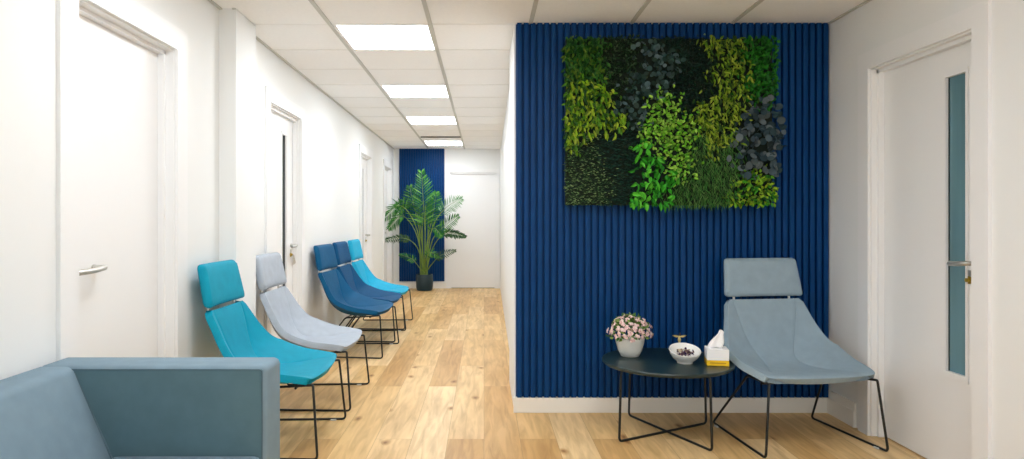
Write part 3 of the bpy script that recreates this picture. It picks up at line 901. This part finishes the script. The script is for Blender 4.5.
# ------------------------------------------------------------ palm at the end of the corridor
PY_, PXp = 10.77, -0.962
pl = empty('potted_palm', (PXp, PY_, 0))
tag(pl, 'tall leafy palm in a dark teal pot at the end of the corridor', 'potted plant')
bm = bmesh.new()
lathe(bm, [(.105, .001), (.125, .012), (.136, .06), (.140, .15), (.137, .235), (.130, .265), (.122, .265), (.124, .23), (.0005, .225)], 40, capb=True)
finish(bm, 'pot', M['potteal'], pl)
bm = bmesh.new(); lathe(bm, [(.123, .226), (.06, .236), (.0005, .238)], 24, capb=False); finish(bm, 'soil', M['soil'], pl)
MP = [leaf_mat('palm_leaf', [(22, 84, 34), (44, 116, 44), (92, 150, 62)], .45), leaf_mat('palm_leaf_dark', [(22, 62, 36), (44, 84, 46), (70, 100, 56)], .5),
      leaf_mat('palm_leaf_pale', [(92, 140, 96), (128, 168, 124), (66, 122, 64)], .45)]
def frond(pts, n, Lmax, W, m, droop=.35, start=.35):
    """pts in local metres; leaflets from fraction `start` on."""
    bm = bmesh.new()
    P = [interp([tuple(p) for p in pts], i / 40) for i in range(41)]
    P = [Vector(p) for p in P]
    tube(bm, P, .006, 6, radii=[.010 * (1 - .8 * i / 40) for i in range(41)])
    for f in bm.faces: f.material_index = 1
    for i in range(n):
        t = start + (1 - start) * (i + .5) / n
        f = t * 40; a = min(int(f), 39); c = P[a].lerp(P[a + 1], f - a); tg = (P[a + 1] - P[a]).normalized()
        side = tg.cross(Vector((0, -1, .25))).normalized()
        k = (t - start) / (1 - start)
        L = Lmax * (0.55 + .45 * sin(pi * min(k * 1.1 + .12, 1))) * (1 - .5 * max(0, k - .75) / .25)
        for s in (-1, 1):
            d = tg * (.55 + .6 * k) + side * s + Vector((0, random.uniform(-.35, .1), -droop)) + rv(.10)
            leaf(bm, c, d, Vector((0, -1, .3)) + rv(.25), L * random.uniform(.85, 1.1), W, 0, fold=.15, curl=.12)
    me = bpy.data.meshes.new('frond'); bm.to_mesh(me); bm.free(); me.materials.append(m); me.materials.append(M['stem'])
    o = bpy.data.objects.new('frond', me); COL.objects.link(o); o.parent = pl
    return o
q = 1 / 61.7
def V(px, py, dy=0): return ((px - 424.5) * q, dy, (290.5 - py) * q)
B0 = V(424, 272)
F0, F1, F2 = MP
frond([B0, V(425, 240), V(424, 210, -.05), V(422, 172, -.1)], 26, .27, .025, F0, .05, .48)
frond([B0, V(422, 245), V(415, 212, .05), V(409, 186, .05)], 20, .22, .022, F0, .15, .52)
frond([B0, V(427, 242), V(433, 212, .05), V(436, 192, .05)], 20, .18, .022, F0, .15, .52)
frond([V(423, 272), V(417, 228, -.1), V(402, 206, -.2), V(385, 220, -.3)], 22, .20, .018, F0, .75, .55)
frond([V(423, 272), V(418, 235, -.2), V(405, 216, -.35), V(392, 228, -.4)], 17, .18, .018, F0, .7, .6)
frond([V(423, 272), V(420, 225, .05), V(409, 203, .1), V(394, 206, .1)], 18, .16, .018, F0, .6, .6)
frond([V(424, 272), V(418, 248, -.1), V(406, 238, -.2), V(384, 240, -.3)], 20, .10, .020, F1, .35, .55)
frond([V(426, 272), V(432, 230, -.1), V(445, 209, -.1), V(462, 199, -.15)], 19, .17, .015, F2, .35, .58)
frond([V(426, 272), V(433, 240, -.15), V(445, 226, -.2), V(459, 216, -.3)], 17, .15, .018, F0, .5, .55)
frond([V(426, 272), V(434, 246, -.1), V(447, 233, -.2), V(466, 236, -.3)], 20, .11, .024, F1, .35, .6)
frond([V(426, 272), V(432, 264, -.1), V(441, 255, -.2), V(456, 250, -.2)], 14, .10, .020, F1, .2, .5)
frond([V(423, 272), V(419, 266, -.1), V(413, 258, -.2), V(401, 254, -.2)], 12, .09, .018, F0, .2, .5)
frond([V(424, 272), V(428, 244, -.2), V(435, 228, -.3), V(443, 236, -.4)], 15, .15, .018, F0, .6, .55)
frond([V(425, 272), V(426, 262, -.15), V(431, 252, -.25), V(440, 256, -.3)], 10, .10, .020, F0, .5, .5)
for i, (dx, h_) in enumerate(((-4, 222), (-1.5, 212), (1, 205), (3.5, 216))):
    bm = bmesh.new()
    tube(bm, [V(424 + dx * .8, 276), V(424 + dx, 250, -.02), V(424 + dx * 1.3, h_, 0)], .012, 8, radii=[.016, .011, .006])
    finish(bm, 'stem', M['stem'], pl)

# ------------------------------------------------------------ sky, added window fill and camera
W = bpy.data.worlds.new('sky'); SC.world = W; W.use_nodes = True
bg = W.node_tree.nodes['Background']; bg.inputs[0].default_value = (0.93, 0.97, 1.0, 1); bg.inputs[1].default_value = 0.7
ld = bpy.data.lights.new('added_window_fill', 'AREA'); ld.shape = 'RECTANGLE'; ld.size = 2.8; ld.size_y = 1.3; ld.energy = 28; ld.color = (0.88, 0.95, 1.0)  # fill light added outside the guessed rear window
lo = bpy.data.objects.new('added_window_fill', ld); COL.objects.link(lo)
lo.location = (0.35, YB - 0.3, 1.45); lo.rotation_euler = (radians(90), 0, 0)
cd = bpy.data.cameras.new('camera'); cam = bpy.data.objects.new('camera', cd); COL.objects.link(cam)
cd.sensor_width = 36; cd.sensor_fit = 'HORIZONTAL'; cd.lens = 665 / 1024 * 36
cd.shift_x = 28 / 1024; cd.shift_y = -10.5 / 1024
cam.location = (0, 0, CAMZ); cam.rotation_euler = (radians(90), 0, 0)
cd.clip_start = 0.05
SC.camera = cam
vs_ = SC.view_settings
SC.display_settings.display_device = 'sRGB'
vs_.view_transform = 'Standard'; vs_.look = 'None'; vs_.exposure = 0.2; vs_.gamma = 1; vs_.use_curve_mapping = False
SC.cycles.max_bounces = 10; SC.cycles.diffuse_bounces = 7
